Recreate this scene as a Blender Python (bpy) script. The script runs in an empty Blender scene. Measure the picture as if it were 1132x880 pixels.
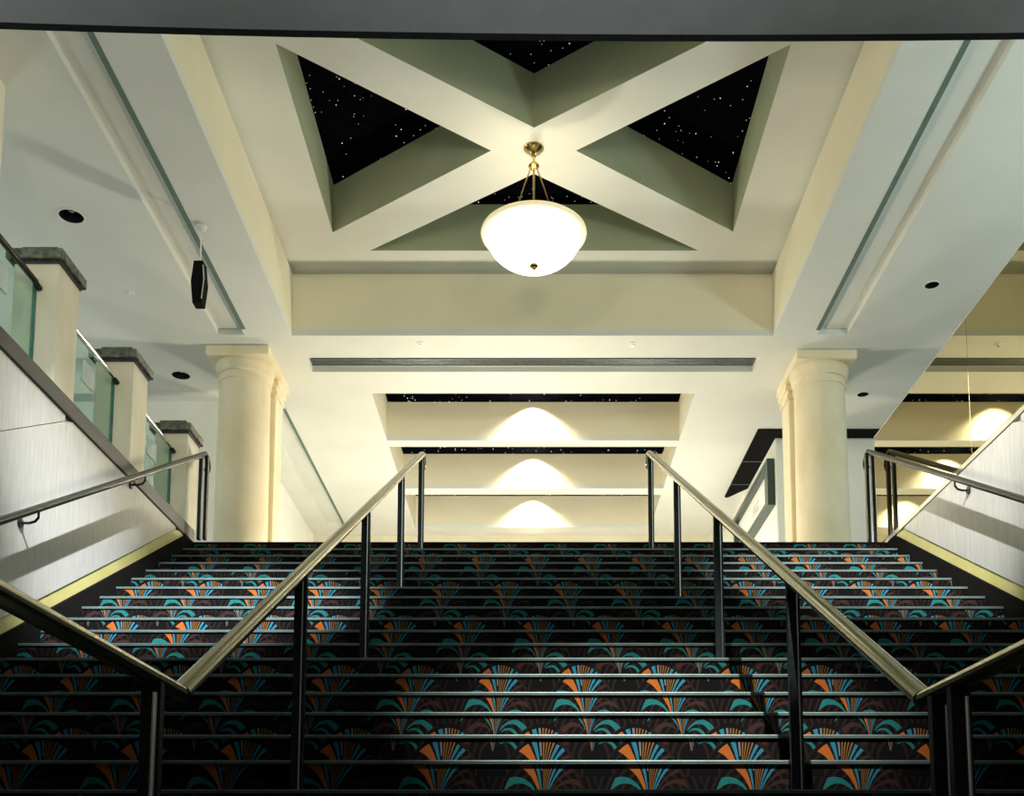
import bpy, bmesh, math, random
from mathutils import Vector
random.seed(7)

# ------------------------------------------------------------------ camera, world, lights, exposure
EYE = 0.396                      # camera height above the lower landing (z = 0)
scene = bpy.context.scene
col = scene.collection
cam_data = bpy.data.cameras.new('camera')
cam_data.sensor_width = 36.0
cam_data.lens = 1200.0 / 1132.0 * 36.0
cam_data.shift_x = -0.01855
cam_data.shift_y = 0.35625
cam_data.clip_start = 0.05
cam = bpy.data.objects.new('camera', cam_data)
cam.location = (0, 0, EYE)
cam.rotation_euler = (math.radians(96.5), 0, 0)
col.objects.link(cam)
scene.camera = cam

world = bpy.data.worlds.new('world')
scene.world = world
world.use_nodes = True
world.node_tree.nodes['Background'].inputs[0].default_value = (0.78, 0.94, 0.92, 1)
world.node_tree.nodes['Background'].inputs[1].default_value = 0.72

vs = scene.view_settings
vs.view_transform = 'Standard'
vs.look = 'None'
vs.gamma = 1.0
vs.use_curve_mapping = False
vs.exposure = 0.0


def lamp(name, kind, loc, power, color, **kw):
    d = bpy.data.lights.new(name, kind)
    d.energy = power
    d.color = color
    aim = kw.pop('aim', None)
    for k, v in kw.items():
        setattr(d, k, v)
    o = bpy.data.objects.new(name, d)
    o.location = (loc[0], loc[1], loc[2] + EYE)
    if aim is not None:
        o.rotation_euler = (Vector(aim) - Vector(loc)).to_track_quat('-Z', 'Y').to_euler()
    col.objects.link(o)
    return o


WARM = (1.0, 0.86, 0.62)
# unseen lights low in the upper lobby, behind the head of the stairs
lamp('unseen_lobby_light', 'POINT', (-0.35, 13.0, 3.68), 330, (1.0, 0.91, 0.70), shadow_soft_size=0.14)
for xx in (-1.7, 1.8):  # added pair that strengthens the light from the lobby side
    lamp('unseen_lobby_light', 'POINT', (xx, 16.6, 3.75), 230, (1.0, 0.95, 0.80), shadow_soft_size=0.3)
# added fill lights, out of view in the side galleries, brightening the ceiling
lamp('gallery_fill', 'POINT', (6.6, 7.2, 3.8), 330, (0.80, 1.0, 0.97), shadow_soft_size=0.4)
lamp('gallery_fill', 'POINT', (-7.0, 10.5, 3.8), 95, (0.85, 1.0, 0.98), shadow_soft_size=0.4)
# added fill light behind the camera, faint front light on the stairs
lamp('lower_lobby_fill', 'POINT', (0.2, -2.5, 1.9), 16, (1.0, 0.95, 0.85), shadow_soft_size=0.3)
for xx in (-2.2, 0.1, 2.4):  # added lights low on the landing, out of view, brightening the slab soffit
    lamp('landing_fill', 'SPOT', (xx, 2.3, -0.3), 58, (0.95, 1.0, 1.0), aim=(xx, 2.75, 3.0), spot_size=math.radians(52), spot_blend=0.9, shadow_soft_size=0.1)
# added fill lights hidden above the near slab, front light for columns and bays
for xx in (-1.9, 2.0):
    lamp('near_gallery_fill', 'POINT', (xx, 0.0, 3.5), 300, (1.0, 0.89, 0.66), shadow_soft_size=0.25)
# ceiling spotlights above the near gallery, shining down through the stair opening
lamp('stair_spot', 'SPOT', (0.6, 2.2, 6.35), 6000, (1.0, 0.95, 0.86), aim=(0.72, 5.6, 0.9), spot_size=math.radians(28), spot_blend=1.0, shadow_soft_size=0.04)
lamp('stair_spot', 'SPOT', (-1.2, 2.6, 6.35), 8200, (0.97, 0.98, 1.0), aim=(-2.5, 7.8, 2.05), spot_size=math.radians(26), spot_blend=0.9, shadow_soft_size=0.04)
lamp('stair_spot', 'SPOT', (1.3, 2.6, 6.35), 6400, (1.0, 0.98, 0.94), aim=(2.85, 8.6, 2.6), spot_size=math.radians(25), spot_blend=0.9, shadow_soft_size=0.04)
# small downlights inside the far bays that wash the bay faces
for yy in (15.286, 17.217, 19.162):
    lamp('bay_downlight', 'SPOT', (0.03, yy - 0.17, 7.07), 480, (1.0, 0.93, 0.76), aim=(0.03, yy - 0.13, 6.4), spot_size=math.radians(126), spot_blend=1.0, shadow_soft_size=0.05)
lamp('back_wall_fill', 'SPOT', (0.03, 19.38, 6.47), 260, (1.0, 0.95, 0.8), aim=(0.03, 19.5, 5.0), spot_size=math.radians(100), spot_blend=0.8, shadow_soft_size=0.03)  # added light without a fitting, brightens the middle of the back wall

# ------------------------------------------------------------------ measures (heights are relative to the eye)
RISE, RUN, D0, H0 = 0.16, 0.3082, 4.58, 0.4036
NTOP = 18
HF = H0 + NTOP * RISE            # upper floor
YT = D0 + NTOP * RUN             # head of the stairs
HL = H0 - 5 * RISE               # lower landing (= -EYE)
C0, C1, C2 = 6.5, 7.309, 7.88    # ceiling, coffer ceiling, star ceiling
XL, XR = -3.26, 3.43             # faces of the two stair walls


def nos(y):
    return H0 + (y - D0) * RISE / RUN


# ------------------------------------------------------------------ node helpers
def new_mat(name):
    m = bpy.data.materials.new(name)
    m.use_nodes = True
    nt = m.node_tree
    return m, nt, nt.nodes['Principled BSDF']


def set_in(node, **kw):
    for k, v in kw.items():
        node.inputs[k.replace('_', ' ')].default_value = v


class S:
    """tiny wrapper so that shader maths can be written as expressions"""
    def __init__(self, nt, sock):
        self.nt, self.s = nt, sock

    def op(self, o, b=None, c=None):
        n = self.nt.nodes.new('ShaderNodeMath')
        n.operation = o
        for i, x in enumerate((self, b, c)):
            if x is None:
                continue
            if isinstance(x, S):
                self.nt.links.new(x.s, n.inputs[i])
            else:
                n.inputs[i].default_value = x
        return S(self.nt, n.outputs[0])

    def __add__(self, b): return self.op('ADD', b)
    def __sub__(self, b): return self.op('SUBTRACT', b)
    def __mul__(self, b): return self.op('MULTIPLY', b)
    def __truediv__(self, b): return self.op('DIVIDE', b)
    def mod(self, b): return self.op('FLOORED_MODULO', b)
    def floor(self): return self.op('FLOOR')
    def pow(self, b): return self.op('POWER', b)
    def lt(self, b): return self.op('LESS_THAN', b)
    def gt(self, b): return self.op('GREATER_THAN', b)


def noise_node(nt, scale, detail=4, stretch=(1, 1, 1), rough=0.55, coord='Object'):
    tc = nt.nodes.new('ShaderNodeTexCoord')
    mp = nt.nodes.new('ShaderNodeMapping')
    mp.inputs['Scale'].default_value = stretch
    nt.links.new(tc.outputs[coord], mp.inputs[0])
    n = nt.nodes.new('ShaderNodeTexNoise')
    set_in(n, Scale=scale, Detail=detail, Roughness=rough)
    nt.links.new(mp.outputs[0], n.inputs['Vector'])
    return n


def ramp(nt, fac, stops, mode='LINEAR'):
    r = nt.nodes.new('ShaderNodeValToRGB')
    cr = r.color_ramp
    cr.interpolation = mode
    while len(cr.elements) < len(stops):
        cr.elements.new(0.5)
    for e, (p, c) in zip(cr.elements, stops):
        e.position = p
        e.color = (*c, 1)
    nt.links.new(fac, r.inputs[0])
    return r


def noisy(name, a, b, scale=6, stretch=(1, 1, 1), rough=0.6, metallic=0.0, detail=4, bump=0.0, lo=0.35, hi=0.65, spec=0.5):
    m, nt, p = new_mat(name)
    n = noise_node(nt, scale, detail, stretch)
    r = ramp(nt, n.outputs['Fac'], [(lo, a), (hi, b)])
    nt.links.new(r.outputs[0], p.inputs['Base Color'])
    set_in(p, Roughness=rough, Metallic=metallic)
    p.inputs['Specular IOR Level'].default_value = spec
    if bump:
        bn = nt.nodes.new('ShaderNodeBump')
        set_in(bn, Strength=bump, Distance=0.004)
        nt.links.new(n.outputs['Fac'], bn.inputs['Height'])
        nt.links.new(bn.outputs[0], p.inputs['Normal'])
    return m


M = {}
M['paint'] = noisy('ceiling_paint', (0.70, 0.71, 0.655), (0.74, 0.75, 0.695), 1.3, rough=0.75, spec=0.25)
M['cream_paint'] = noisy('coffer_cream_paint', (0.78, 0.73, 0.555), (0.82, 0.77, 0.595), 1.3, rough=0.75, spec=0.25)
M['shaft_shaded'] = noisy('shaft_paint_shaded', (0.40, 0.44, 0.31), (0.45, 0.49, 0.35), 1.5, rough=0.8, spec=0.2)  # shade and green cast inside the shafts mixed into this colour
M['soffit'] = noisy('slab_paint', (0.64, 0.65, 0.64), (0.70, 0.71, 0.70), 9, rough=0.8, spec=0.2)
M['white_wall'] = noisy('white_wall', (0.80, 0.80, 0.74), (0.85, 0.85, 0.79), 2, rough=0.6)
M['marble'] = noisy('wall_marble', (0.50, 0.50, 0.47), (0.64, 0.64, 0.61), 34, (1, 1, 0.12), rough=0.25, detail=9, lo=0.25, hi=0.75)
M['cream_marble'] = noisy('cream_marble', (0.78, 0.66, 0.43), (0.88, 0.79, 0.58), 2.2, (1, 1, 0.6), rough=0.35, detail=8)
M['post_marble'] = noisy('post_marble', (0.74, 0.67, 0.50), (0.86, 0.80, 0.66), 3.5, (1, 1, 0.4), rough=0.3, detail=7)
M['yellow_trim'] = noisy('yellow_trim', (0.62, 0.57, 0.20), (0.70, 0.65, 0.27), 3, rough=0.4)
M['granite'] = noisy('dark_granite', (0.010, 0.011, 0.012), (0.06, 0.063, 0.066), 90, rough=0.45, detail=6)
M['granite_cap'] = noisy('green_granite', (0.03, 0.06, 0.05), (0.20, 0.20, 0.15), 16, rough=0.2, detail=6)
M['black'] = noisy('black_carpet_border', (0.004, 0.004, 0.004), (0.010, 0.009, 0.008), 80, rough=0.95, spec=0.1)
M['black_gloss'] = noisy('black_gloss', (0.006, 0.007, 0.008), (0.012, 0.013, 0.014), 20, rough=0.3)
M['star_black'] = noisy('star_ceiling_black', (0.0015, 0.002, 0.004), (0.004, 0.004, 0.006), 8, rough=0.95, spec=0.0)
M['post_metal'] = noisy('dark_steel', (0.010, 0.013, 0.014), (0.02, 0.025, 0.026), 30, rough=0.3, spec=0.2)
M['rail_metal'] = noisy('satin_brass_steel', (0.27, 0.265, 0.16), (0.34, 0.33, 0.21), 14, (1, 0.2, 0.2), rough=0.2, metallic=1.0)
M['dark_rail'] = noisy('dark_bronze_rail', (0.010, 0.012, 0.011), (0.018, 0.021, 0.018), 14, rough=0.3, metallic=0.0, spec=0.35)
M['chrome'] = noisy('chrome', (0.80, 0.83, 0.82), (0.88, 0.9, 0.9), 14, rough=0.22, metallic=1.0)
M['nosing'] = noisy('nosing_metal', (0.06, 0.095, 0.09), (0.095, 0.14, 0.135), 25, (0.3, 1, 1), rough=0.45, metallic=0.3)
M['brass'] = noisy('polished_brass', (0.66, 0.46, 0.16), (0.74, 0.54, 0.22), 18, rough=0.2, metallic=1.0)
M['slot'] = noisy('slot_strip_green', (0.10, 0.16, 0.13), (0.13, 0.20, 0.16), 10, rough=0.6)
M['grille'] = noisy('grille_grey', (0.14, 0.17, 0.16), (0.20, 0.23, 0.22), 20, rough=0.4, metallic=0.4)
M['grille_dark'] = noisy('grille_dark', (0.02, 0.024, 0.024), (0.03, 0.035, 0.035), 20, rough=0.7)
M['frame_green'] = noisy('dark_green_frame', (0.018, 0.04, 0.032), (0.03, 0.06, 0.048), 12, rough=0.3)
M['can_white'] = noisy('white_fitting', (0.75, 0.75, 0.72), (0.8, 0.8, 0.77), 8, rough=0.4)
M['joint'] = noisy('joint_grey', (0.36, 0.36, 0.35), (0.42, 0.42, 0.41), 20, rough=0.8)
M['lower_floor'] = noisy('landing_carpet', (0.006, 0.006, 0.006), (0.02, 0.015, 0.012), 30, rough=0.95, spec=0.1)
M['tan_wall'] = noisy('tan_wall', (0.66, 0.60, 0.44), (0.72, 0.66, 0.50), 2, rough=0.6)


def emission(name, color, strength, scale=5):
    m, nt, p = new_mat(name)
    n = noise_node(nt, scale, 2)
    r = ramp(nt, n.outputs['Fac'], [(0.3, tuple(0.94 * c for c in color)), (0.7, color)])
    set_in(p, Roughness=0.3)
    nt.links.new(r.outputs[0], p.inputs['Base Color'])
    nt.links.new(r.outputs[0], p.inputs['Emission Color'])
    p.inputs['Emission Strength'].default_value = strength
    return m


M['bowl'] = emission('lit_alabaster_glass', (1.0, 0.93, 0.74), 2.3)
M['star'] = emission('star_fibre_light', (1.0, 0.98, 0.9), 1.1, 200)
M['rim'] = emission('lit_rim_glass', (1.0, 0.86, 0.55), 0.42)


def glass_mat(name, tint, gloss):
    m, nt, p = new_mat(name)
    nt.nodes.remove(p)
    out = nt.nodes['Material Output']
    tr = nt.nodes.new('ShaderNodeBsdfTransparent')
    n = noise_node(nt, 0.7, 2)
    r = ramp(nt, n.outputs['Fac'], [(0.3, tint), (0.7, tuple(min(1, c * 1.03) for c in tint))])
    nt.links.new(r.outputs[0], tr.inputs[0])
    gl = nt.nodes.new('ShaderNodeBsdfGlossy')
    gl.inputs['Roughness'].default_value = 0.01
    gl.inputs['Color'].default_value = (0.9, 1, 0.97, 1)
    lw = nt.nodes.new('ShaderNodeLayerWeight')
    lw.inputs[0].default_value = 0.5
    fr = S(nt, lw.outputs['Facing']).pow(4.0) * gloss + 0.03
    mx = nt.nodes.new('ShaderNodeMixShader')
    nt.links.new(fr.s, mx.inputs[0])
    nt.links.new(tr.outputs[0], mx.inputs[1])
    nt.links.new(gl.outputs[0], mx.inputs[2])
    nt.links.new(mx.outputs[0], out.inputs[0])
    return m


M['glass'] = glass_mat('clear_green_glass', (0.84, 0.94, 0.92), 0.30)
def pane_reflection_mat():  # pale half-clear film standing in for reflections on the glass
    m, nt, p = new_mat('painted_reflection')
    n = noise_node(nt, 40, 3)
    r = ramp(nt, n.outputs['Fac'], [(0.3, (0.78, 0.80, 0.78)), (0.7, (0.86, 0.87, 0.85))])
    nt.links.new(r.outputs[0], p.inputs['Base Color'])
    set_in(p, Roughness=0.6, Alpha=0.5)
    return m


M['pane_reflection'] = pane_reflection_mat()
M['glass_edge'] = noisy('glass_edge_green', (0.02, 0.13, 0.10), (0.05, 0.22, 0.17), 30, (1, 1, 0.3), rough=0.15)
M['bronze_mirror'] = noisy('bronze_mirror_glass', (0.45, 0.40, 0.235), (0.47, 0.42, 0.25), 0.6, rough=0.015, metallic=1.0)


def make_poster():
    m, nt, p = new_mat('poster_print')
    tc = nt.nodes.new('ShaderNodeTexCoord')
    sep = nt.nodes.new('ShaderNodeSeparateXYZ')
    nt.links.new(tc.outputs['Generated'], sep.inputs[0])
    y, z = S(nt, sep.outputs[1]), S(nt, sep.outputs[2])
    box = (y - 0.42).op('ABSOLUTE').lt(0.10) * (z - 0.55).op('ABSOLUTE').lt(0.17)
    n = noise_node(nt, 5, 3)
    r = ramp(nt, n.outputs['Fac'], [(0.35, (0.38, 0.42, 0.48)), (0.5, (0.72, 0.70, 0.64)), (0.65, (0.72, 0.50, 0.32))])
    mx = nt.nodes.new('ShaderNodeMix')
    mx.data_type = 'RGBA'
    mx.inputs[6].default_value = (0.84, 0.84, 0.79, 1)
    nt.links.new(box.s, mx.inputs[0])
    nt.links.new(r.outputs[0], mx.inputs[7])
    nt.links.new(mx.outputs[2], p.inputs['Base Color'])
    set_in(p, Roughness=0.5)
    return m


M['poster'] = make_poster()


def make_carpet():
    """art-deco fan carpet; UV = metres across / metres along the unrolled runner"""
    m, nt, p = new_mat('fan_carpet')
    W, h = 0.48, 0.206
    uvn = nt.nodes.new('ShaderNodeUVMap')
    uvn.uv_map = 'unrolled'
    sep = nt.nodes.new('ShaderNodeSeparateXYZ')
    nt.links.new(uvn.outputs[0], sep.inputs[0])
    u, v = S(nt, sep.outputs[0]), S(nt, sep.outputs[1])
    row = (v / h).floor()
    par = row.mod(2.0)
    yc = v.mod(h)
    yp = yc + h
    xc = (u + par * (W / 2) + W / 2).mod(W) - W / 2
    xp = (u + (par * -1.0 + 1.0) * (W / 2) + W / 2).mod(W) - W / 2
    ins = ((xp / 0.215).pow(2.0) + (yp / 0.335).pow(2.0)).lt(1.0)
    x = xc + (xp - xc) * ins
    y = yc + (yp - yc) * ins
    xn, yn = x / 0.215, y / 0.335
    rr = (xn * xn + yn * yn).op('SQRT')
    xl = xn - yn * yn * 0.10
    phi = (xl / (xl * xl + yn * yn + 0.0005) * 1.7).op('ARCTANGENT')
    fac = phi / math.pi + 0.5
    K = (0.0022, 0.0022, 0.0028)
    TEAL, BLUE, OR = (0.007, 0.115, 0.115), (0.018, 0.14, 0.21), (0.30, 0.085, 0.016)
    TAN, BR, GR = (0.17, 0.08, 0.022), (0.030, 0.014, 0.012), (0.12, 0.125, 0.135)
    stops = [(0.0, K), (0.12, BR), (0.14, K), (0.172, TEAL), (0.197, K),
             (0.235, OR), (0.30, K), (0.325, BLUE), (0.372, K), (0.40, GR), (0.43, K),
             (0.455, TAN), (0.478, K), (0.503, TAN), (0.526, K), (0.551, TAN), (0.574, K), (0.599, TAN), (0.622, K),
             (0.65, BLUE), (0.685, K), (0.712, BLUE), (0.74, K), (0.768, BR), (0.785, K),
             (0.807, BR), (0.822, K), (0.845, TEAL), (0.866, K), (0.885, TEAL), (0.898, K)]
    rp = ramp(nt, fac.s, stops, 'CONSTANT')
    # blades end before the rim of the fan; the grey blade only shows near its tip
    edge = rr.lt(0.93) * rr.gt(0.16)
    grey = (fac - 0.415).op('ABSOLUTE').lt(0.016) * rr.lt(0.70)
    side = ((fac - 0.5).op('ABSOLUTE').gt(0.29)) * rr.lt(0.30)
    keep = edge * (grey * -1.0 + 1.0) * (side * -1.0 + 1.0)
    # woven tufts
    tuft = noise_node(nt, 260, 1, coord='UV')
    tmul = S(nt, tuft.outputs['Fac']) * 1.5 + 0.2
    mul = keep * tmul
    mx = nt.nodes.new('ShaderNodeMix')
    mx.data_type = 'RGBA'
    mx.inputs[6].default_value = (*K, 1)
    nt.links.new(mul.op('MINIMUM', 1.0).s, mx.inputs[0])
    nt.links.new(rp.outputs[0], mx.inputs[7])
    # thin brown arcs fill the black ground between the blades
    arcs = (rr * 7.0 + fac * 0.6).mod(1.0).lt(0.36) * (fac - 0.5).op('ABSOLUTE').gt(0.16) * rr.gt(0.28) * tmul
    mb_ = nt.nodes.new('ShaderNodeMix')
    mb_.data_type = 'RGBA'
    mb_.blend_type = 'LIGHTEN'
    mb_.inputs[7].default_value = (0.015, 0.0075, 0.006, 1)
    nt.links.new(arcs.op('MINIMUM', 1.0).s, mb_.inputs[0])
    nt.links.new(mx.outputs[2], mb_.inputs[6])
    nt.links.new(mb_.outputs[2], p.inputs['Base Color'])
    set_in(p, Roughness=0.95)
    p.inputs['Specular IOR Level'].default_value = 0.1
    return m


M['carpet'] = make_carpet()

# ------------------------------------------------------------------ mesh helpers (absolute coordinates, z relative to the eye)
ORG = {}


def finish(name, bm, mat, parent=None, origin=None, smooth=False):
    bmesh.ops.recalc_face_normals(bm, faces=bm.faces[:])
    o0 = Vector(ORG[parent.name]) if parent else Vector(origin or (0, 0, -EYE))
    bmesh.ops.translate(bm, verts=bm.verts[:], vec=-o0)
    me = bpy.data.meshes.new(name)
    bm.to_mesh(me)
    bm.free()
    if smooth:
        me.polygons.foreach_set('use_smooth', [True] * len(me.polygons))
        try:
            me.set_sharp_from_angle(angle=math.radians(40))
        except Exception:
            pass
    me.materials.append(mat)
    o = bpy.data.objects.new(name, me)
    col.objects.link(o)
    ORG[o.name] = tuple(o0)
    if parent:
        o.parent = parent
    else:
        o.location = (o0.x, o0.y, o0.z + EYE)
    return o


def thing(name, label, cat, origin, group=None):
    o = bpy.data.objects.new(name, None)
    o.empty_display_size = 0.1
    col.objects.link(o)
    o.location = (origin[0], origin[1], origin[2] + EYE)
    ORG[o.name] = tuple(origin)
    tag(o, label, cat, group)
    return o


def tag(o, label, cat, group=None):
    o['label'] = label
    o['category'] = cat
    if group:
        o['group'] = group
    return o


def struct(o):
    o['kind'] = 'structure'
    return o


def box(bm, x0, x1, y0, y1, z0, z1):
    v = [bm.verts.new((x, y, z)) for x in (x0, x1) for y in (y0, y1) for z in (z0, z1)]
    for f in ((0, 1, 3, 2), (4, 6, 7, 5), (0, 4, 5, 1), (2, 3, 7, 6), (0, 2, 6, 4), (1, 5, 7, 3)):
        bm.faces.new([v[i] for i in f])
    return v


def bbox(x0, x1, y0, y1, z0, z1, bev=0.0):
    bm = bmesh.new()
    box(bm, x0, x1, y0, y1, z0, z1)
    if bev:
        bmesh.ops.bevel(bm, geom=bm.edges[:], offset=bev, segments=2, affect='EDGES')
    return bm


def prism_x(bm, pts, x0, x1):
    """extrude a (y, z) outline along x"""
    a = [bm.verts.new((x0, y, z)) for y, z in pts]
    b = [bm.verts.new((x1, y, z)) for y, z in pts]
    bm.faces.new(a)
    bm.faces.new(b[::-1])
    n = len(pts)
    for i in range(n):
        j = (i + 1) % n
        bm.faces.new((a[i], b[i], b[j], a[j]))


def prism_z(bm, pts, z0, z1):
    a = [bm.verts.new((x, y, z0)) for x, y in pts]
    b = [bm.verts.new((x, y, z1)) for x, y in pts]
    bm.faces.new(a[::-1])
    bm.faces.new(b)
    n = len(pts)
    for i in range(n):
        j = (i + 1) % n
        bm.faces.new((a[i], a[j], b[j], b[i]))


def lathe(bm, prof, cx, cy, seg=40):
    """prof: list of (radius, z)"""
    rings = []
    for r, z in prof:
        if r < 1e-5:
            rings.append([bm.verts.new((cx, cy, z))])
        else:
            rings.append([bm.verts.new((cx + r * math.cos(2 * math.pi * i / seg), cy + r * math.sin(2 * math.pi * i / seg), z)) for i in range(seg)])
    for a, b in zip(rings, rings[1:]):
        for i in range(seg):
            j = (i + 1) % seg
            if len(a) == 1 and len(b) == 1:
                continue
            if len(a) == 1:
                bm.faces.new((a[0], b[i], b[j]))
            elif len(b) == 1:
                bm.faces.new((a[i], a[j], b[0]))
            else:
                bm.faces.new((a[i], a[j], b[j], b[i]))


def tube(bm, pts, r, seg=12, rz=None):
    """round (or oval) bar along a polyline with capped ends"""
    pts = [Vector(p) for p in pts]
    rings = []
    for i, p in enumerate(pts):
        d = (pts[min(i + 1, len(pts) - 1)] - pts[max(i - 1, 0)]).normalized()
        up = Vector((0, 0, 1)) if abs(d.z) < 0.95 else Vector((0, 1, 0))
        s = d.cross(up).normalized()
        t = s.cross(d).normalized()
        rings.append([bm.verts.new(p + s * r * math.cos(2 * math.pi * k / seg) + t * (rz or r) * math.sin(2 * math.pi * k / seg)) for k in range(seg)])
    for a, b in zip(rings, rings[1:]):
        for k in range(seg):
            j = (k + 1) % seg
            bm.faces.new((a[k], a[j], b[j], b[k]))
    bm.faces.new(rings[0][::-1])
    bm.faces.new(rings[-1])


def plate(bm, outer, holes, z0, z1, close=True):
    """horizontal plate at z0 with holes; hole walls and rim rise to z1"""
    loops = []
    for pts in [outer] + holes:
        v = [bm.verts.new((x, y, z0)) for x, y in pts]
        loops.append(v)
        for i in range(len(v)):
            bm.edges.new((v[i], v[(i + 1) % len(v)]))
    edges = [e for e in bm.edges if e.verts[0] in sum(loops, []) or True]
    bmesh.ops.triangle_fill(bm, use_beauty=True, use_dissolve=False, edges=edges)
    for v in loops:
        top = [bm.verts.new((q.co.x, q.co.y, z1)) for q in v]
        n = len(v)
        for i in range(n):
            j = (i + 1) % n
            bm.faces.new((v[i], v[j], top[j], top[i]))


def rect(x0, x1, y0, y1):
    return [(x0, y0), (x1, y0), (x1, y1), (x0, y1)]


def circle(x, y, r, n=24):
    return [(x + r * math.cos(2 * math.pi * i / n), y + r * math.sin(2 * math.pi * i / n)) for i in range(n)]


# ================================================================== THE SETTING
floor = struct(finish('floor', bbox(-3.6, 3.8, -5.0, 3.05, HL - 0.2, HL), M['lower_floor']))

# upper floor slab around the stair opening
bm = bmesh.new()
box(bm, -9, 9, YT + RUN, 20.2, HF - 0.28, HF)
box(bm, -9, XL - 0.34, 3.0, YT + RUN, HF - 0.28, HF)
box(bm, XR + 0.34, 9, 3.0, YT + RUN, HF - 0.28, HF)
upper_floor = struct(finish('floor_upper', bm, M['lower_floor']))

# near slab over the camera, its free edge gently bowed
def edge_y(x):
    return 3.557 - 0.0085 * (x - 0.35) ** 2 - 0.006 * (1.6 - x)
NS = 24
xs = [-3.6 + 7.4 * i / NS for i in range(NS + 1)]
bm = bmesh.new()
prism_z(bm, [(-3.6, -5.0), (3.8, -5.0)] + [(x, edge_y(x) - 0.02) for x in reversed(xs)], 3.0, HF)
slab = struct(finish('ceiling_slab', bm, M['soffit']))
bm = bmesh.new()
prism_z(bm, [(x, edge_y(x) - 0.019) for x in xs] + [(x, edge_y(x) + 0.012) for x in reversed(xs)], 3.0, HF)
finish('edge_bead', bm, M['grille_dark'], slab)

# ---- the main ceiling with its bays, troughs and openings
BX0, BX1, BY0, BY1 = -2.84, 2.88, 7.2, 12.234
bays = [(-2.11, 2.17, 13.757, 15.286), (-2.11, 2.17, 15.517, 17.217), (-2.11, 2.17, 17.507, 19.162)]
troughs = [(-3.71, -3.40, 5.2, 12.22), (3.40, 3.75, 5.2, 12.22), (-3.71, -3.40, 13.95, 19.1)]
groove = (-2.78, 2.82, 12.766, 13.15)
downs = [(-4.485, 9.92, 0.118), (-4.48, 13.24, 0.118), (4.36, 11.14, 0.078), (4.41, 13.78, 0.078)]
holes = [rect(BX0, BX1, BY0, BY1)] + [rect(*b) for b in bays] + [rect(*t) for t in troughs] + [rect(*groove)]
holes += [circle(x, y, r) for x, y, r in downs]
bm = bmesh.new()
plate(bm, rect(-9, 9, 2.5, 20.2), holes, C0, C0 + 0.075)
ceiling = struct(finish('ceiling', bm, M['paint']))
for t in troughs:
    finish('trough_panel', bbox(t[0] - 0.01, t[1] + 0.01, t[2] - 0.01, t[3] + 0.01, C0 + 0.075, C0 + 0.10), M['paint'], ceiling)
for x0, x1, y0, y1 in ((-3.40, -3.35, 5.2, 12.08), (3.35, 3.40, 5.2, 12.1), (-3.40, -3.36, 13.95, 19.1)):  # dark green strip along the inner edge of each trough
    finish('slot_strip', bbox(x0, x1, y0, y1, C0 - 0.004, C0 + 0.02), M['slot'], ceiling)
# four sides of the big bay, with a shadow reveal under the coffer ceiling
T = 0.06
for nm, b in (('coffer_side', (BX0 - T, BX0, BY0 - T, BY1 + T)), ('coffer_side', (BX1, BX1 + T, BY0 - T, BY1 + T)),
              ('coffer_side', (BX0, BX1, BY1, BY1 + T)), ('coffer_side', (BX0, BX1, BY0 - T, BY0))):
    finish(nm, bbox(b[0], b[1], b[2], b[3], C0 + 0.075, C1 - 0.06), M['cream_paint'], ceiling)
bm = bmesh.new()
box(bm, BX0 - T - 0.1, BX1 + T + 0.1, BY1 + T, BY1 + T + 0.03, C1 - 0.08, C1 + 0.02)
box(bm, BX0 - T - 0.03, BX0 - T, BY0, BY1 + T, C1 - 0.08, C1 + 0.02)
box(bm, BX1 + T, BX1 + T + 0.03, BY0, BY1 + T, C1 - 0.08, C1 + 0.02)
finish('shadow_reveal', bm, M['cream_paint'], ceiling)
# coffer ceiling: frame and crossed beams left between four triangular shafts
tri = [[(-2.23, 8.70), (-2.23, 11.456), (-0.40, 10.09)], [(2.27, 8.71), (2.27, 11.44), (0.45, 10.09)],
       [(-1.86, 11.806), (1.935, 11.806), (0.03, 10.443)], [(-1.86, 8.385), (1.935, 8.385), (0.03, 9.76)]]
bm = bmesh.new()
plate(bm, rect(BX0 - T - 0.03, BX1 + T + 0.03, BY0 - T, BY1 + T + 0.03), tri, C1, C1 + 0.003)
cross = finish('cross_beam_coffer', bm, M['paint'], ceiling)
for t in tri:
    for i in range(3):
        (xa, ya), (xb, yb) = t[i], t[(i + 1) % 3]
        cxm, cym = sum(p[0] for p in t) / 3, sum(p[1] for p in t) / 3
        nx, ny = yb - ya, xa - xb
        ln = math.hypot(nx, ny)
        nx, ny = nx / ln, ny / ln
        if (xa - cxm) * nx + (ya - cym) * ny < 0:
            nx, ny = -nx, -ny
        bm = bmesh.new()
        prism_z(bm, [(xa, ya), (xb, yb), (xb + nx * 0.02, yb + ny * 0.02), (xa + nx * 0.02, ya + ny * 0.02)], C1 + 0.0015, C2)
        finish('shaft_wall', bm, M['shaft_shaded'], ceiling)
star = finish('star_panel', bbox(BX0, BX1, BY0, BY1, C2, C2 + 0.03), M['star_black'], ceiling)


def star_mesh(bm, x, y, z, r):
    v = [bm.verts.new(p) for p in ((x, y, z - r), (x + r, y, z), (x, y + r, z), (x - r, y, z), (x, y - r, z))]
    for a, b in ((1, 2), (2, 3), (3, 4), (4, 1)):
        bm.faces.new((v[0], v[a], v[b]))


def inside(p, t):
    s = [(t[(i + 1) % 3][0] - t[i][0]) * (p[1] - t[i][1]) - (t[(i + 1) % 3][1] - t[i][1]) * (p[0] - t[i][0]) for i in range(3)]
    return all(q > 0 for q in s) or all(q < 0 for q in s)


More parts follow.
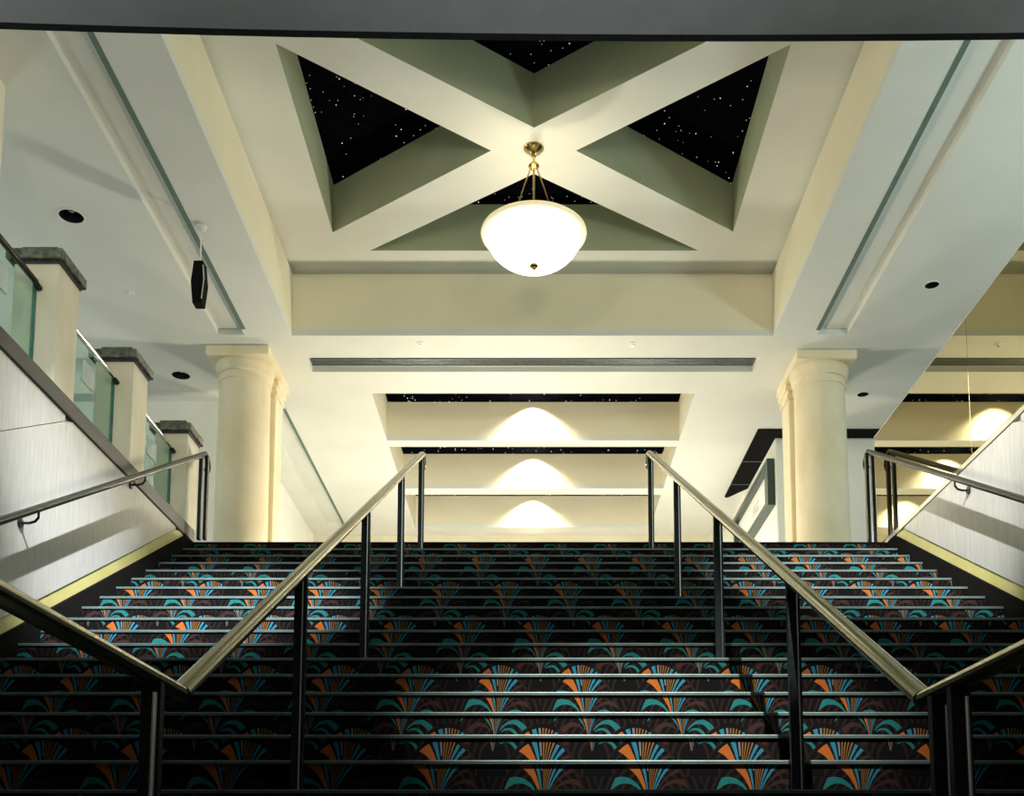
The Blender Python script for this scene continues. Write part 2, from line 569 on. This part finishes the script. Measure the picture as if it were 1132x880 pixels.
bm = bmesh.new()
for t in tri:
    n = 0
    while n < 70:
        p = (random.uniform(-2.3, 2.3), random.uniform(8.3, 11.9))
        if inside(p, t):
            star_mesh(bm, p[0], p[1], C2 - 0.001, random.choice((0.003, 0.004, 0.004, 0.005, 0.007)))
            n += 1
o = finish('star_lights', bm, M['star'], star)
o['kind'] = 'stuff'

# far bays: faces on four sides and a black star ceiling above
BT = 7.09
for b in bays:
    for q in ((b[0] - 0.05, b[0], b[2], b[3]), (b[1], b[1] + 0.05, b[2], b[3]), (b[0] - 0.05, b[1] + 0.05, b[3], b[3] + 0.05), (b[0] - 0.05, b[1] + 0.05, b[2] - 0.05, b[2])):
        finish('bay_side', bbox(q[0], q[1], q[2], q[3], C0 + 0.075, BT), M['cream_paint'], ceiling)
    sp = finish('star_panel', bbox(b[0] - 0.05, b[1] + 0.05, b[2] - 0.05, b[3] + 0.05, BT, BT + 0.03), M['star_black'], ceiling)
    bm = bmesh.new()
    for k in range(110):
        star_mesh(bm, random.uniform(b[0], b[1]), b[3] - random.random() ** 1.5 * 1.3, BT - 0.001, random.choice((0.004, 0.006, 0.008)))
    o = finish('star_lights', bm, M['star'], sp)
    o['kind'] = 'stuff'

# ---- lobby walls beyond the head of the stairs
wall_back = struct(finish('wall_back', bbox(-9, 9, 19.6, 19.8, HF, C0), M['tan_wall']))
bm = bmesh.new()
box(bm, -9, -4.05, 14.0, 14.2, HF, C0)
box(bm, -4.25, -4.05, 14.2, 19.6, HF, C0)
wall_far_left = struct(finish('wall_far_left', bm, M['white_wall']))
bm = bmesh.new()
box(bm, 3.55, 9, 15.157, 15.35, HF, C0)
box(bm, 3.55, 3.75, 15.35, 19.6, HF, C0)
wall_far_right = struct(finish('wall_far_right', bm, M['white_wall']))
# panel joints of the far wall: a plinth course and an upper course of panels
for x0, x1 in ((3.56, 4.28), (4.295, 5.01), (5.025, 5.74), (5.755, 6.5)):
    for z0, z1 in ((HF + 0.01, 4.58), (4.59, C0 - 0.05)):
        finish('panel', bbox(x0, x1, 15.135, 15.157, z0, z1), M['white_wall'], wall_far_right)
# black cornice strip under the ceiling along that wall
bm = bmesh.new()
prism_z(bm, [(3.245, 14.875), (9, 14.875), (9, 15.135), (3.548, 15.135), (3.548, 17.15), (3.30, 17.56), (3.245, 17.56)], C0 - 0.03, C0 - 0.001)
trim1 = struct(finish('trim_1', bm, M['black']))
for yy in (16.0, 16.95):
    finish('cornice_joint', bbox(3.245, 3.548, yy, yy + 0.018, C0 - 0.034, C0 - 0.03), M['grille'], trim1)

# pier on the upper floor beyond the glass
pier = struct(finish('wall_pier', bbox(-5.0, -4.30, 7.6, 8.2, HF, C0), M['post_marble']))

# ---- the two stair walls
YA, YB = 3.0, YT + RUN


def clipped(lo, hi, y0, y1, top):
    """outline (y,z) of the strip between nos+lo and nos+hi, cut off at z = top"""
    def g(y, k):
        return min(top, max(nos(y), HL) + k)
    n = 60
    ys = [y0 + (y1 - y0) * i / n for i in range(n + 1)]
    ys = [y for y in ys if top - g(y, lo) > 0.004]
    return [(y, g(y, lo)) for y in ys] + [(y, g(y, hi)) for y in reversed(ys)]


def stair_wall(name, xf, sgn, cop_mat, cop_h, cop_out):
    """xf: finished face; sgn: +1 when the wall body lies towards +x"""
    x1 = xf + sgn * 0.34
    body = struct(finish(name, bbox(min(xf + sgn * 0.025, x1), max(xf + sgn * 0.025, x1), -5.0, YB, HL, HF), M['joint']))
    for nm, lo, hi, mat, d in (('stringer', -0.45, 0.115, 'black', -0.012), ('yellow_band', 0.115, 0.215, 'yellow_trim', 0.006),
                               ('marble_panel', 0.222, 1.43, 'marble', 0.0), ('marble_panel', 1.436, 6.0, 'marble', 0.0)):
        bm = bmesh.new()
        pts = clipped(lo, hi, YA, YB if nm == 'stringer' else YT, HF - 0.004 if nm != 'stringer' else HF)
        prism_x(bm, pts, xf + sgn * d, xf + sgn * 0.03)
        finish(nm, bm, M[mat], body)
    a, b = xf - sgn * cop_out, x1
    finish('coping', bbox(min(a, b), max(a, b), YA + 0.6, YT + 0.02, HF, HF + cop_h, 0.006), M[cop_mat], body)
    return body


wall_left = stair_wall('wall_left', XL, -1, 'granite', 0.13, 0.015)
wall_right = stair_wall('wall_right', XR, 1, 'chrome', 0.05, 0.006)
struct(finish('wall_lobby', bbox(-3.6, 3.8, -5.2, -5.0, HL, HF), M['white_wall']))

# ================================================================== STAIRCASE
stair = thing('staircase', 'wide staircase carpeted in black with teal and orange fans, metal nosings', 'staircase', (0, YA, HL))
SX0, SX1 = XL + 0.013, XR - 0.013


def step_mesh(n):
    y, z = D0 + n * RUN, H0 + n * RISE
    bm = bmesh.new()
    uv = bm.loops.layers.uv.new('unrolled')
    zb = z - RISE
    s0 = n * (RISE + RUN) + 0.06
    y1 = y + RUN + (0.0 if n < NTOP else 0.01)
    v = {}
    for x in (SX0, SX1):
        v[x] = [bm.verts.new((x, y, zb)), bm.verts.new((x, y, z)), bm.verts.new((x, y1, z)), bm.verts.new((x, y1, zb))]
    a, b = v[SX0], v[SX1]
    s = [s0, s0 + RISE, s0 + RISE + RUN, s0 + RISE + RUN]
    for i, j in ((0, 1), (1, 2), (2, 3), (3, 0)):
        f = bm.faces.new((a[i], b[i], b[j], a[j]))
        for lp, (xx, ss) in zip(f.loops, ((SX0, s[i]), (SX1, s[i]), (SX1, s[j]), (SX0, s[j]))):
            lp[uv].uv = (xx - 0.055, ss)
    bm.faces.new(a)
    bm.faces.new(b[::-1])
    return bm


for n in range(-4, NTOP + 1):
    st = finish('step', step_mesh(n), M['carpet'], stair)
    y, z = D0 + n * RUN, H0 + n * RISE
    bm = bmesh.new()
    prism_x(bm, [(y - 0.010, z - 0.013), (y - 0.001, z - 0.013), (y - 0.001, z + 0.0005), (y + 0.035, z + 0.0005), (y + 0.035, z + 0.004), (y - 0.008, z + 0.004), (y - 0.010, z)], XL + 0.02, XR - 0.02)
    finish('nosing', bm, M['nosing'] if n < NTOP else M['black'], st)

# ================================================================== MIDDLE HANDRAILS
def stair_rail(x, ys, label, y_top, y_bot):
    base = (x, y_bot, HL)
    t = thing('stair_handrail', label, 'handrail', base, 'handrails in the middle of the stairs')
    OFF = 0.895
    def hr(y):
        return nos(y) + OFF
    zb = hr(y_bot)
    bm = bmesh.new()
    tube(bm, [(x, y_bot, zb), (x, y_top, hr(y_top)), (x, y_top + 0.05, hr(y_top) - 0.03), (x, y_top + 0.06, hr(y_top) - 0.09)], 0.034, 14, 0.027)
    finish('rail', bm, M['rail_metal'], t, smooth=True)
    bm = bmesh.new()
    tube(bm, [(x, y_bot + 0.02, zb), (x, 0.6, zb)], 0.030, 14, 0.024)
    finish('landing_rail', bm, M['rail_metal'], t, smooth=True)
    for y in ys:
        n = math.floor((y - D0) / RUN + 1e-6)
        zf = HL if y < D0 - 4 * RUN else min(HF, H0 + n * RISE)
        zt = (hr(y) if y > y_bot else zb) - 0.012
        bm = bmesh.new()
        box(bm, x - 0.027, x + 0.027, y - 0.016, y + 0.016, zf, zt)
        p = finish('post', bm, M['post_metal'], t)
        bm = bmesh.new()
        tube(bm, [(x + 0.012, y - 0.02, zf + 0.009), (x + 0.012, y - 0.02, zt - 0.03)], 0.007 if y < 3.3 else 0.004, 8)
        finish('chrome_edge', bm, M['chrome'], p, smooth=True)
        finish('base_plate', bbox(x - 0.05, x + 0.05, y - 0.045, y + 0.045, zf, zf + 0.008), M['post_metal'], p)
    bm = bmesh.new()
    lathe_pts = [(x, y_top + 0.055, hr(y_top) - 0.05), (x, y_top + 0.055, hr(y_top) - 0.13)]
    tube(bm, lathe_pts, 0.03, 12)
    finish('rail_end', bm, M['dark_rail'], t, smooth=True)
    return t


stair_rail(-1.045, (9.985, 8.45, 6.67, 4.82, 2.96, 1.2), 'brass toned handrail between western flight and middle flight, rising from low landing corner', 10.02, 3.18)
stair_rail(1.15, (10.06, 8.26, 6.48, 4.66, 3.02, 2.88, 1.2), 'brass toned handrail dividing middle flight from flight below mirrored glass', 10.12, 3.13)
for o in list(bpy.data.objects):
    if o.name == 'stair_handrail':
        o['label'] = 'brass toned handrail between the middle flight and flight beside granite coped wall'

# ================================================================== WALL HANDRAILS
def wall_rail(x, xw, y_top, label, brackets):
    sgn = 1 if xw > x else -1
    t = thing('wall_handrail', label, 'handrail', (x, y_top, HF), 'handrails on the stair walls')
    OFF = 0.895
    def hr(y):
        return nos(y) + OFF
    bm = bmesh.new()
    tube(bm, [(x, 1.0, hr(3.18)), (x, 3.18, hr(3.18)), (x, y_top, hr(y_top)), (x, y_top + 0.05, hr(y_top) - 0.01), (x, y_top + 0.09, hr(y_top) - 0.06)], 0.025, 14)
    finish('rail', bm, M['dark_rail'], t, smooth=True)
    # post at the head of the stairs: twin bars
    bm = bmesh.new()
    for dx in (-0.028, 0.028):
        box(bm, x + dx - 0.015, x + dx + 0.015, y_top - 0.045, y_top + 0.005, HF, hr(y_top - 0.02) - 0.02)
    p = finish('post', bm, M['post_metal'], t)
    bm = bmesh.new()
    tube(bm, [(x, y_top - 0.05, HF + 0.004), (x, y_top - 0.05, hr(y_top) - 0.06)], 0.004, 8)
    finish('chrome_edge', bm, M['chrome'], p, smooth=True)
    # rounded scroll closing the rail
    bm = bmesh.new()
    c = Vector((x, y_top + 0.07, hr(y_top) - 0.09))
    pts = [c + Vector((0, 0.05 * math.cos(a), 0.06 * math.sin(a))) for a in [math.radians(90 - 22 * i) for i in range(11)]]
    tube(bm, pts, 0.022, 10)
    finish('rail_scroll', bm, M['dark_rail'], t, smooth=True)
    for y in brackets:
        z = hr(y)
        bm = bmesh.new()
        dz = z - 0.028
        tube(bm, [(x, y, dz), (x, y, dz - 0.035), (x + sgn * 0.02, y, dz - 0.06), (x + sgn * 0.055, y, dz - 0.07), (xw - sgn * 0.002, y, dz - 0.07)], 0.009, 8)
        br = finish('bracket', bm, M['post_metal'], t, smooth=True)
        bm = bmesh.new()
        tube(bm, [(xw - sgn * 0.014, y, dz - 0.07), (xw - sgn * 0.001, y, dz - 0.07)], 0.032, 16)
        finish('bracket_rose', bm, M['post_metal'], br, smooth=True)
    return t


wall_rail(-3.14, XL, 10.06, 'dark round handrail bracketed to marble wall with granite coping', (4.9, 6.70, 8.52))
wall_rail(3.32, XR, 10.27, 'dark round handrail bracketed to marble wall beneath bronze mirrored glass', (5.0, 6.6, 8.2))

# ================================================================== STONE POSTS AND GLASS ON THE WEST SIDE
PY = [7.07, 8.48, 9.90]
CT = HF + 0.13
names = ['cream marble baluster post with dark granite cap, largest of three, beside the dark cap rail',
         'cream marble baluster post with green granite cap, middle of the three along the glass',
         'cream marble baluster post with green granite cap, next to the head of the stairs']
px0, px1 = -3.575, -3.262
for i, y in enumerate(PY):
    t = thing('stone_post', names[i], 'post', ((px0 + px1) / 2, y + 0.17, CT), 'marble posts of the glass balustrade')
    y1 = y + 0.335
    finish('shaft', bbox(px0, px1, y, y1, CT, 4.30, 0.006), M['post_marble'], t)
    cp = finish('cap', bbox(px0 - 0.045, px1 + 0.035, y - 0.04, y1 + 0.04, 4.30, 4.375, 0.005), M['granite_cap'], t)
    finish('cap_top', bbox(px0 + 0.03, px1 - 0.03, y + 0.03, y1 - 0.03, 4.375, 4.425, 0.004), M['granite_cap'], cp)
    finish('cap_shadow_bead', bbox(px0 - 0.015, px1 + 0.012, y - 0.012, y1 + 0.012, 4.278, 4.30), M['granite'], cp)

gb = thing('glass_balustrade', 'clear greenish glass balustrade between marble posts on granite coping', 'balustrade', (-3.42, 7.0, CT))
gx = -3.42
spans = [(4.3, PY[0]), (PY[0] + 0.335, PY[1]), (PY[1] + 0.335, PY[2])]
for a, b in spans:
    pane = finish('glass_pane', bbox(gx - 0.006, gx + 0.006, a + 0.012, b - 0.014, CT, 4.13), M['glass'], gb)
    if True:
        yc_ = b - 0.50  # reflections on the pane, built as pale squares
        em = finish('reflection_square', bbox(gx - 0.008, gx + 0.008, yc_ - 0.11, yc_ + 0.11, 3.83, 4.0), M['pane_reflection'], pane)
        finish('reflection_centre', bbox(gx - 0.0095, gx + 0.0095, yc_ - 0.045, yc_ + 0.045, 3.875, 3.955), M['pane_reflection'], pane)
    finish('pane_edge', bbox(gx - 0.012, gx + 0.012, b - 0.013, b - 0.001, CT, 4.13), M['glass_edge'], pane)
    bm = bmesh.new()
    tube(bm, [(gx, a + 0.001, 4.15), (gx, b - 0.001, 4.15)], 0.022, 12)
    finish('cap_rail', bm, M['dark_rail'] if a < 5 else M['chrome'], gb, smooth=True)
    bm = bmesh.new()
    tube(bm, [(gx + 0.03, b - 0.05, 4.10), (gx + 0.03, b - 0.001, 4.10)], 0.022, 10)
    finish('rail_clamp', bm, M['post_metal'], gb, smooth=True)

# ================================================================== BRONZE MIRRORED GLASS ON THE EAST SIDE
mb = thing('mirror_balustrade', 'bronze mirrored glass balustrade reflecting the ceiling bays above wall', 'balustrade', (XR + 0.05, 8.0, HF + 0.05))
mx0 = XR - 0.005
for a, b in ((4.2, 5.745), (5.755, 8.10), (8.108, 10.40)):
    pane = finish('mirror_pane', bbox(mx0, mx0 + 0.012, a, b, HF + 0.05, 4.45), M['bronze_mirror'], mb)
    finish('top_edge', bbox(mx0 - 0.001, mx0 + 0.014, a, b, 4.45, 4.458), M['can_white'], pane)
finish('seam_strip', bbox(mx0 + 0.001, mx0 + 0.01, 8.10, 8.108, HF + 0.05, 4.45), M['rail_metal'], mb)

# ================================================================== COLUMNS
def column(x0, x1, ya, yb, side, label):
    cx = (x0 + x1) / 2
    r = 0.322
    cy = ya + 0.40
    t = thing('column', label, 'column', (cx, cy, HF), 'columns at the head of the stairs')
    zc = C0 - 0.115
    bm = bmesh.new()
    prof = [(r + 0.09, HF), (r + 0.09, HF + 0.10), (r + 0.05, HF + 0.16), (r + 0.02, HF + 0.2)]
    prof += [(r * (1.02 - 0.06 * i / 10), HF + 0.22 + (zc - 0.24 - HF - 0.22) * i / 10) for i in range(11)]
    lathe(bm, [(0, HF)] + prof + [(0, zc - 0.24)], cx, cy, 48)
    finish('shaft', bm, M['cream_marble'], t, smooth=True)
    bm = bmesh.new()
    rt = r * 0.96
    z = zc - 0.24
    lathe(bm, [(0, z), (rt + 0.012, z), (rt + 0.018, z + 0.02), (rt + 0.012, z + 0.04), (rt + 0.004, z + 0.045), (rt + 0.004, z + 0.09), (rt + 0.03, z + 0.10), (rt + 0.036, z + 0.125), (rt + 0.03, z + 0.15), (rt + 0.045, z + 0.18), (rt + 0.05, z + 0.21), (rt + 0.05, z + 0.24), (0, z + 0.24)], cx, cy, 48)
    finish('capital', bm, M['cream_marble'], t, smooth=True)
    finish('abacus', bbox(x0, x1, ya, yb, zc, C0 - 0.002, 0.006), M['cream_marble'], t)
    # square pier engaged behind the round shaft
    pa, pb = cy + 0.28, yb - 0.06
    w = 0.315
    pr = finish('pier', bbox(cx - w, cx + w, pa, pb, HF, zc - 0.2, 0.01), M['cream_marble'], t)
    bm = bmesh.new()
    box(bm, cx - w - 0.02, cx + w + 0.02, pa - 0.02, pb + 0.02, zc - 0.2, zc - 0.15)
    box(bm, cx - w - 0.005, cx + w + 0.005, pa, pb + 0.005, zc - 0.15, zc - 0.09)
    box(bm, cx - w - 0.035, cx + w + 0.035, pa - 0.02, pb + 0.03, zc - 0.09, zc)
    finish('pier_capital', bm, M['cream_marble'], pr)
    return t


column(-3.925, -3.167, 12.45, 13.573, -1, 'round cream marble column on side of the glass balustrade')
column(3.238, 3.967, 12.56, 13.68, 1, 'round cream marble column in front of the framed poster wall')

# ================================================================== PENDANT LAMP
LX, LY = 0.028, 10.05
pend = thing('pendant_lamp', 'lit alabaster bowl pendant on brass rods hung from crossed beams', 'pendant lamp', (LX, LY, 6.0))
bm = bmesh.new()
lathe(bm, [(0, C1), (0.098, C1), (0.10, C1 - 0.012), (0.085, C1 - 0.03), (0.05, C1 - 0.05), (0.025, C1 - 0.09), (0, C1 - 0.09)], LX, LY, 32)
finish('canopy', bm, M['brass'], pend, smooth=True)
bm = bmesh.new()
lathe(bm, [(0, C1 - 0.09), (0.014, C1 - 0.09), (0.014, C1 - 0.17), (0.05, C1 - 0.18), (0.055, C1 - 0.20), (0.03, C1 - 0.225), (0, C1 - 0.23)], LX, LY, 24)
finish('hub', bm, M['brass'], pend, smooth=True)
RZ, RR = 6.39, 0.505
for a in (90, 210, 330):
    a = math.radians(a)
    bm = bmesh.new()
    tube(bm, [(LX + 0.03 * math.cos(a), LY + 0.03 * math.sin(a), C1 - 0.21), (LX + 0.30 * math.cos(a), LY + 0.30 * math.sin(a), RZ - 0.1)], 0.007, 8)
    finish('rod', bm, M['brass'], pend, smooth=True)
bm = bmesh.new()
tube(bm, [(LX, LY, C1 - 0.22), (LX, LY, 6.1)], 0.010, 10)
finish('stem', bm, M['brass'], pend, smooth=True)
bm = bmesh.new()
prof = [(RR - 0.03, RZ)]
for i in range(1, 15):
    a = math.radians(90 * i / 14)
    prof.append(((RR - 0.03) * math.cos(a) ** 0.85 if i < 14 else 0.0, RZ - 0.325 * math.sin(a) ** 1.1))
inner = [(max(0, r_ - 0.015), z_ + 0.012) for r_, z_ in prof[:-1]]
lathe(bm, inner[:0:-1] + prof, LX, LY, 56)
finish('bowl', bm, M['bowl'], pend, smooth=True)
bm = bmesh.new()
ring = []
for i in range(13):
    a = 2 * math.pi * i / 12
    ring.append((RR - 0.012 + 0.030 * math.cos(a), RZ + 0.004 + 0.022 * math.sin(a)))
lathe(bm, ring, LX, LY, 56)
finish('rim', bm, M['rim'], pend, smooth=True)
bm = bmesh.new()
lathe(bm, [(0, RZ - 0.315), (0.045, RZ - 0.318), (0.04, RZ - 0.335), (0.018, RZ - 0.345), (0.022, RZ - 0.355), (0.01, RZ - 0.37), (0, RZ - 0.372)], LX, LY, 24)
finish('finial', bm, M['brass'], pend, smooth=True)
lamp('pendant_bulb', 'POINT', (LX, LY, RZ + 0.10), 1.5, (1.0, 0.90, 0.66), shadow_soft_size=0.12)

# ================================================================== HANGING SIGN
SXc, SYc = -3.262, 10.08
hs = thing('hanging_sign', 'black hexagonal edged hanging sign box below linear slot in the ceiling', 'sign', (SXc, SYc, 5.67))
bm = bmesh.new()
hexa = [(-0.045, 6.10), (0.045, 6.10), (0.068, 5.885), (0.045, 5.665), (-0.045, 5.665), (-0.068, 5.885)]
a = [bm.verts.new((SXc + x, SYc - 0.06, z)) for x, z in hexa]
b = [bm.verts.new((SXc + x, SYc + 0.06, z)) for x, z in hexa]
bm.faces.new(a)
bm.faces.new(b[::-1])
for i in range(6):
    j = (i + 1) % 6
    bm.faces.new((a[i], b[i], b[j], a[j]))
body = finish('sign_body', bm, M['black'], hs)
bm = bmesh.new()
tube(bm, [(SXc + 0.05, SYc - 0.065, 6.05), (SXc + 0.062, SYc - 0.065, 5.90), (SXc + 0.045, SYc - 0.065, 5.70)], 0.006, 8)
finish('edge_trim', bm, M['chrome'], body, smooth=True)
bm = bmesh.new()
tube(bm, [(SXc, SYc, 6.10), (SXc, SYc, C0 - 0.005)], 0.008, 8)
finish('rod', bm, M['can_white'], hs, smooth=True)
bm = bmesh.new()
lathe(bm, [(0, C0 - 0.0045), (0.055, C0 - 0.0045), (0.05, C0 - 0.03), (0.02, C0 - 0.045), (0, C0 - 0.045)], SXc, SYc, 24)
finish('ceiling_rose', bm, M['can_white'], hs, smooth=True)

# ================================================================== RECESSED DOWNLIGHTS (unlit)
dl = ['large dark recessed downlight in ceiling above the first marble post',
      'dark recessed downlight in ceiling next to the round column by glass balustrade',
      'small dark recessed downlight in ceiling high above the mirrored glass',
      'small dark recessed downlight in ceiling next to the column by mirrored glass']
for (x, y, r), lb in zip(downs, dl):
    t = thing('downlight', lb, 'downlight', (x, y, C0), 'recessed ceiling downlights')
    bm = bmesh.new()
    lathe(bm, [(r - 0.004, C0 - 0.001), (r + 0.014, C0 - 0.001), (r + 0.012, C0 - 0.007), (r - 0.002, C0 - 0.008), (r - 0.004, C0 - 0.001)], x, y, 32)
    finish('trim_ring', bm, M['can_white'], t, smooth=True)
    bm = bmesh.new()
    lathe(bm, [(r - 0.002, C0 - 0.004), (r - 0.006, C0 + 0.05), (r * 0.85, C0 + 0.13), (0, C0 + 0.14)], x, y, 32)
    finish('can', bm, M['black_gloss'], t, smooth=True)
    bm = bmesh.new()
    lathe(bm, [(0, C0 + 0.04), (r * 0.25, C0 + 0.05), (r * 0.42, C0 + 0.09), (r * 0.3, C0 + 0.135), (0, C0 + 0.138)], x, y, 20)
    finish('bulb', bm, M['chrome'], t, smooth=True)

# ================================================================== AIR GRILLE IN THE BEAM SOFFIT
ag = thing('air_grille', 'long grey linear air grille recessed in the beam soffit behind pendant', 'grille', (0, 12.95, C0 + 0.075))
finish('backing', bbox(groove[0] - 0.01, groove[1] + 0.01, groove[2] - 0.01, groove[3] + 0.01, C0 + 0.075, C0 + 0.10), M['paint'], ag)
finish('slot_box', bbox(groove[0] + 0.02, groove[1] - 0.02, 12.93, 13.12, C0 + 0.068, C0 + 0.0749), M['grille_dark'], ag)
for k in range(4):
    y = 12.935 + k * 0.048
    finish('slat', bbox(groove[0] + 0.01, groove[1] - 0.01, y, y + 0.022, C0 + 0.056, C0 + 0.068), M['grille'], ag)

# ================================================================== SPRINKLER HEADS
for i, (x, y, lb) in enumerate([(-1.33, 12.42, 'tiny sprinkler head in beam soffit on glass balustrade side of pendant'), (1.22, 12.43, 'tiny sprinkler head in beam soffit on mirrored glass side of pendant'),
                                (-4.42, 11.30, 'small pale ceiling sensor disc between the two downlights over glass balustrade')]):
    t = thing('sprinkler_head' if i < 2 else 'ceiling_sensor', lb, 'sprinkler' if i < 2 else 'sensor', (x, y, C0))
    bm = bmesh.new()
    lathe(bm, [(0, C0), (0.05, C0), (0.045, C0 - 0.008), (0.02, C0 - 0.012), (0, C0 - 0.012)], x, y, 24)
    finish('plate', bm, M['can_white'], t, smooth=True)
    bm = bmesh.new()
    lathe(bm, [(0, C0 - 0.012), (0.008, C0 - 0.012), (0.008, C0 - 0.03), (0.018, C0 - 0.034), (0, C0 - 0.036)], x, y, 16)
    finish('deflector', bm, M['chrome'] if i < 2 else M['can_white'], t, smooth=True)

# ================================================================== FRAMED POSTER ON THE FAR WALL
fx = 3.55
fy0, fy1, fz0, fz1 = 15.22, 17.9, 5.50, 6.20
pf = thing('framed_poster', 'white poster in a deep dark green shadow box frame on white wall', 'poster', (fx, fy0, fz0))
w, d = 0.09, 0.11
finish('frame_side', bbox(fx - d, fx - 0.001, fy0, fy0 + 0.2, fz0, fz1), M['frame_green'], pf)
finish('frame_side', bbox(fx - d, fx - 0.001, fy1 - w, fy1, fz0, fz1), M['frame_green'], pf)
finish('frame_rail', bbox(fx - d, fx - 0.001, fy0 + 0.2, fy1 - w, fz0, fz0 + w), M['frame_green'], pf)
finish('frame_rail', bbox(fx - d, fx - 0.001, fy0 + 0.2, fy1 - w, fz1 - w, fz1), M['frame_green'], pf)
finish('print', bbox(fx - 0.03, fx - 0.001, fy0 + 0.2, fy1 - w, fz0 + w, fz1 - w), M['poster'], pf)
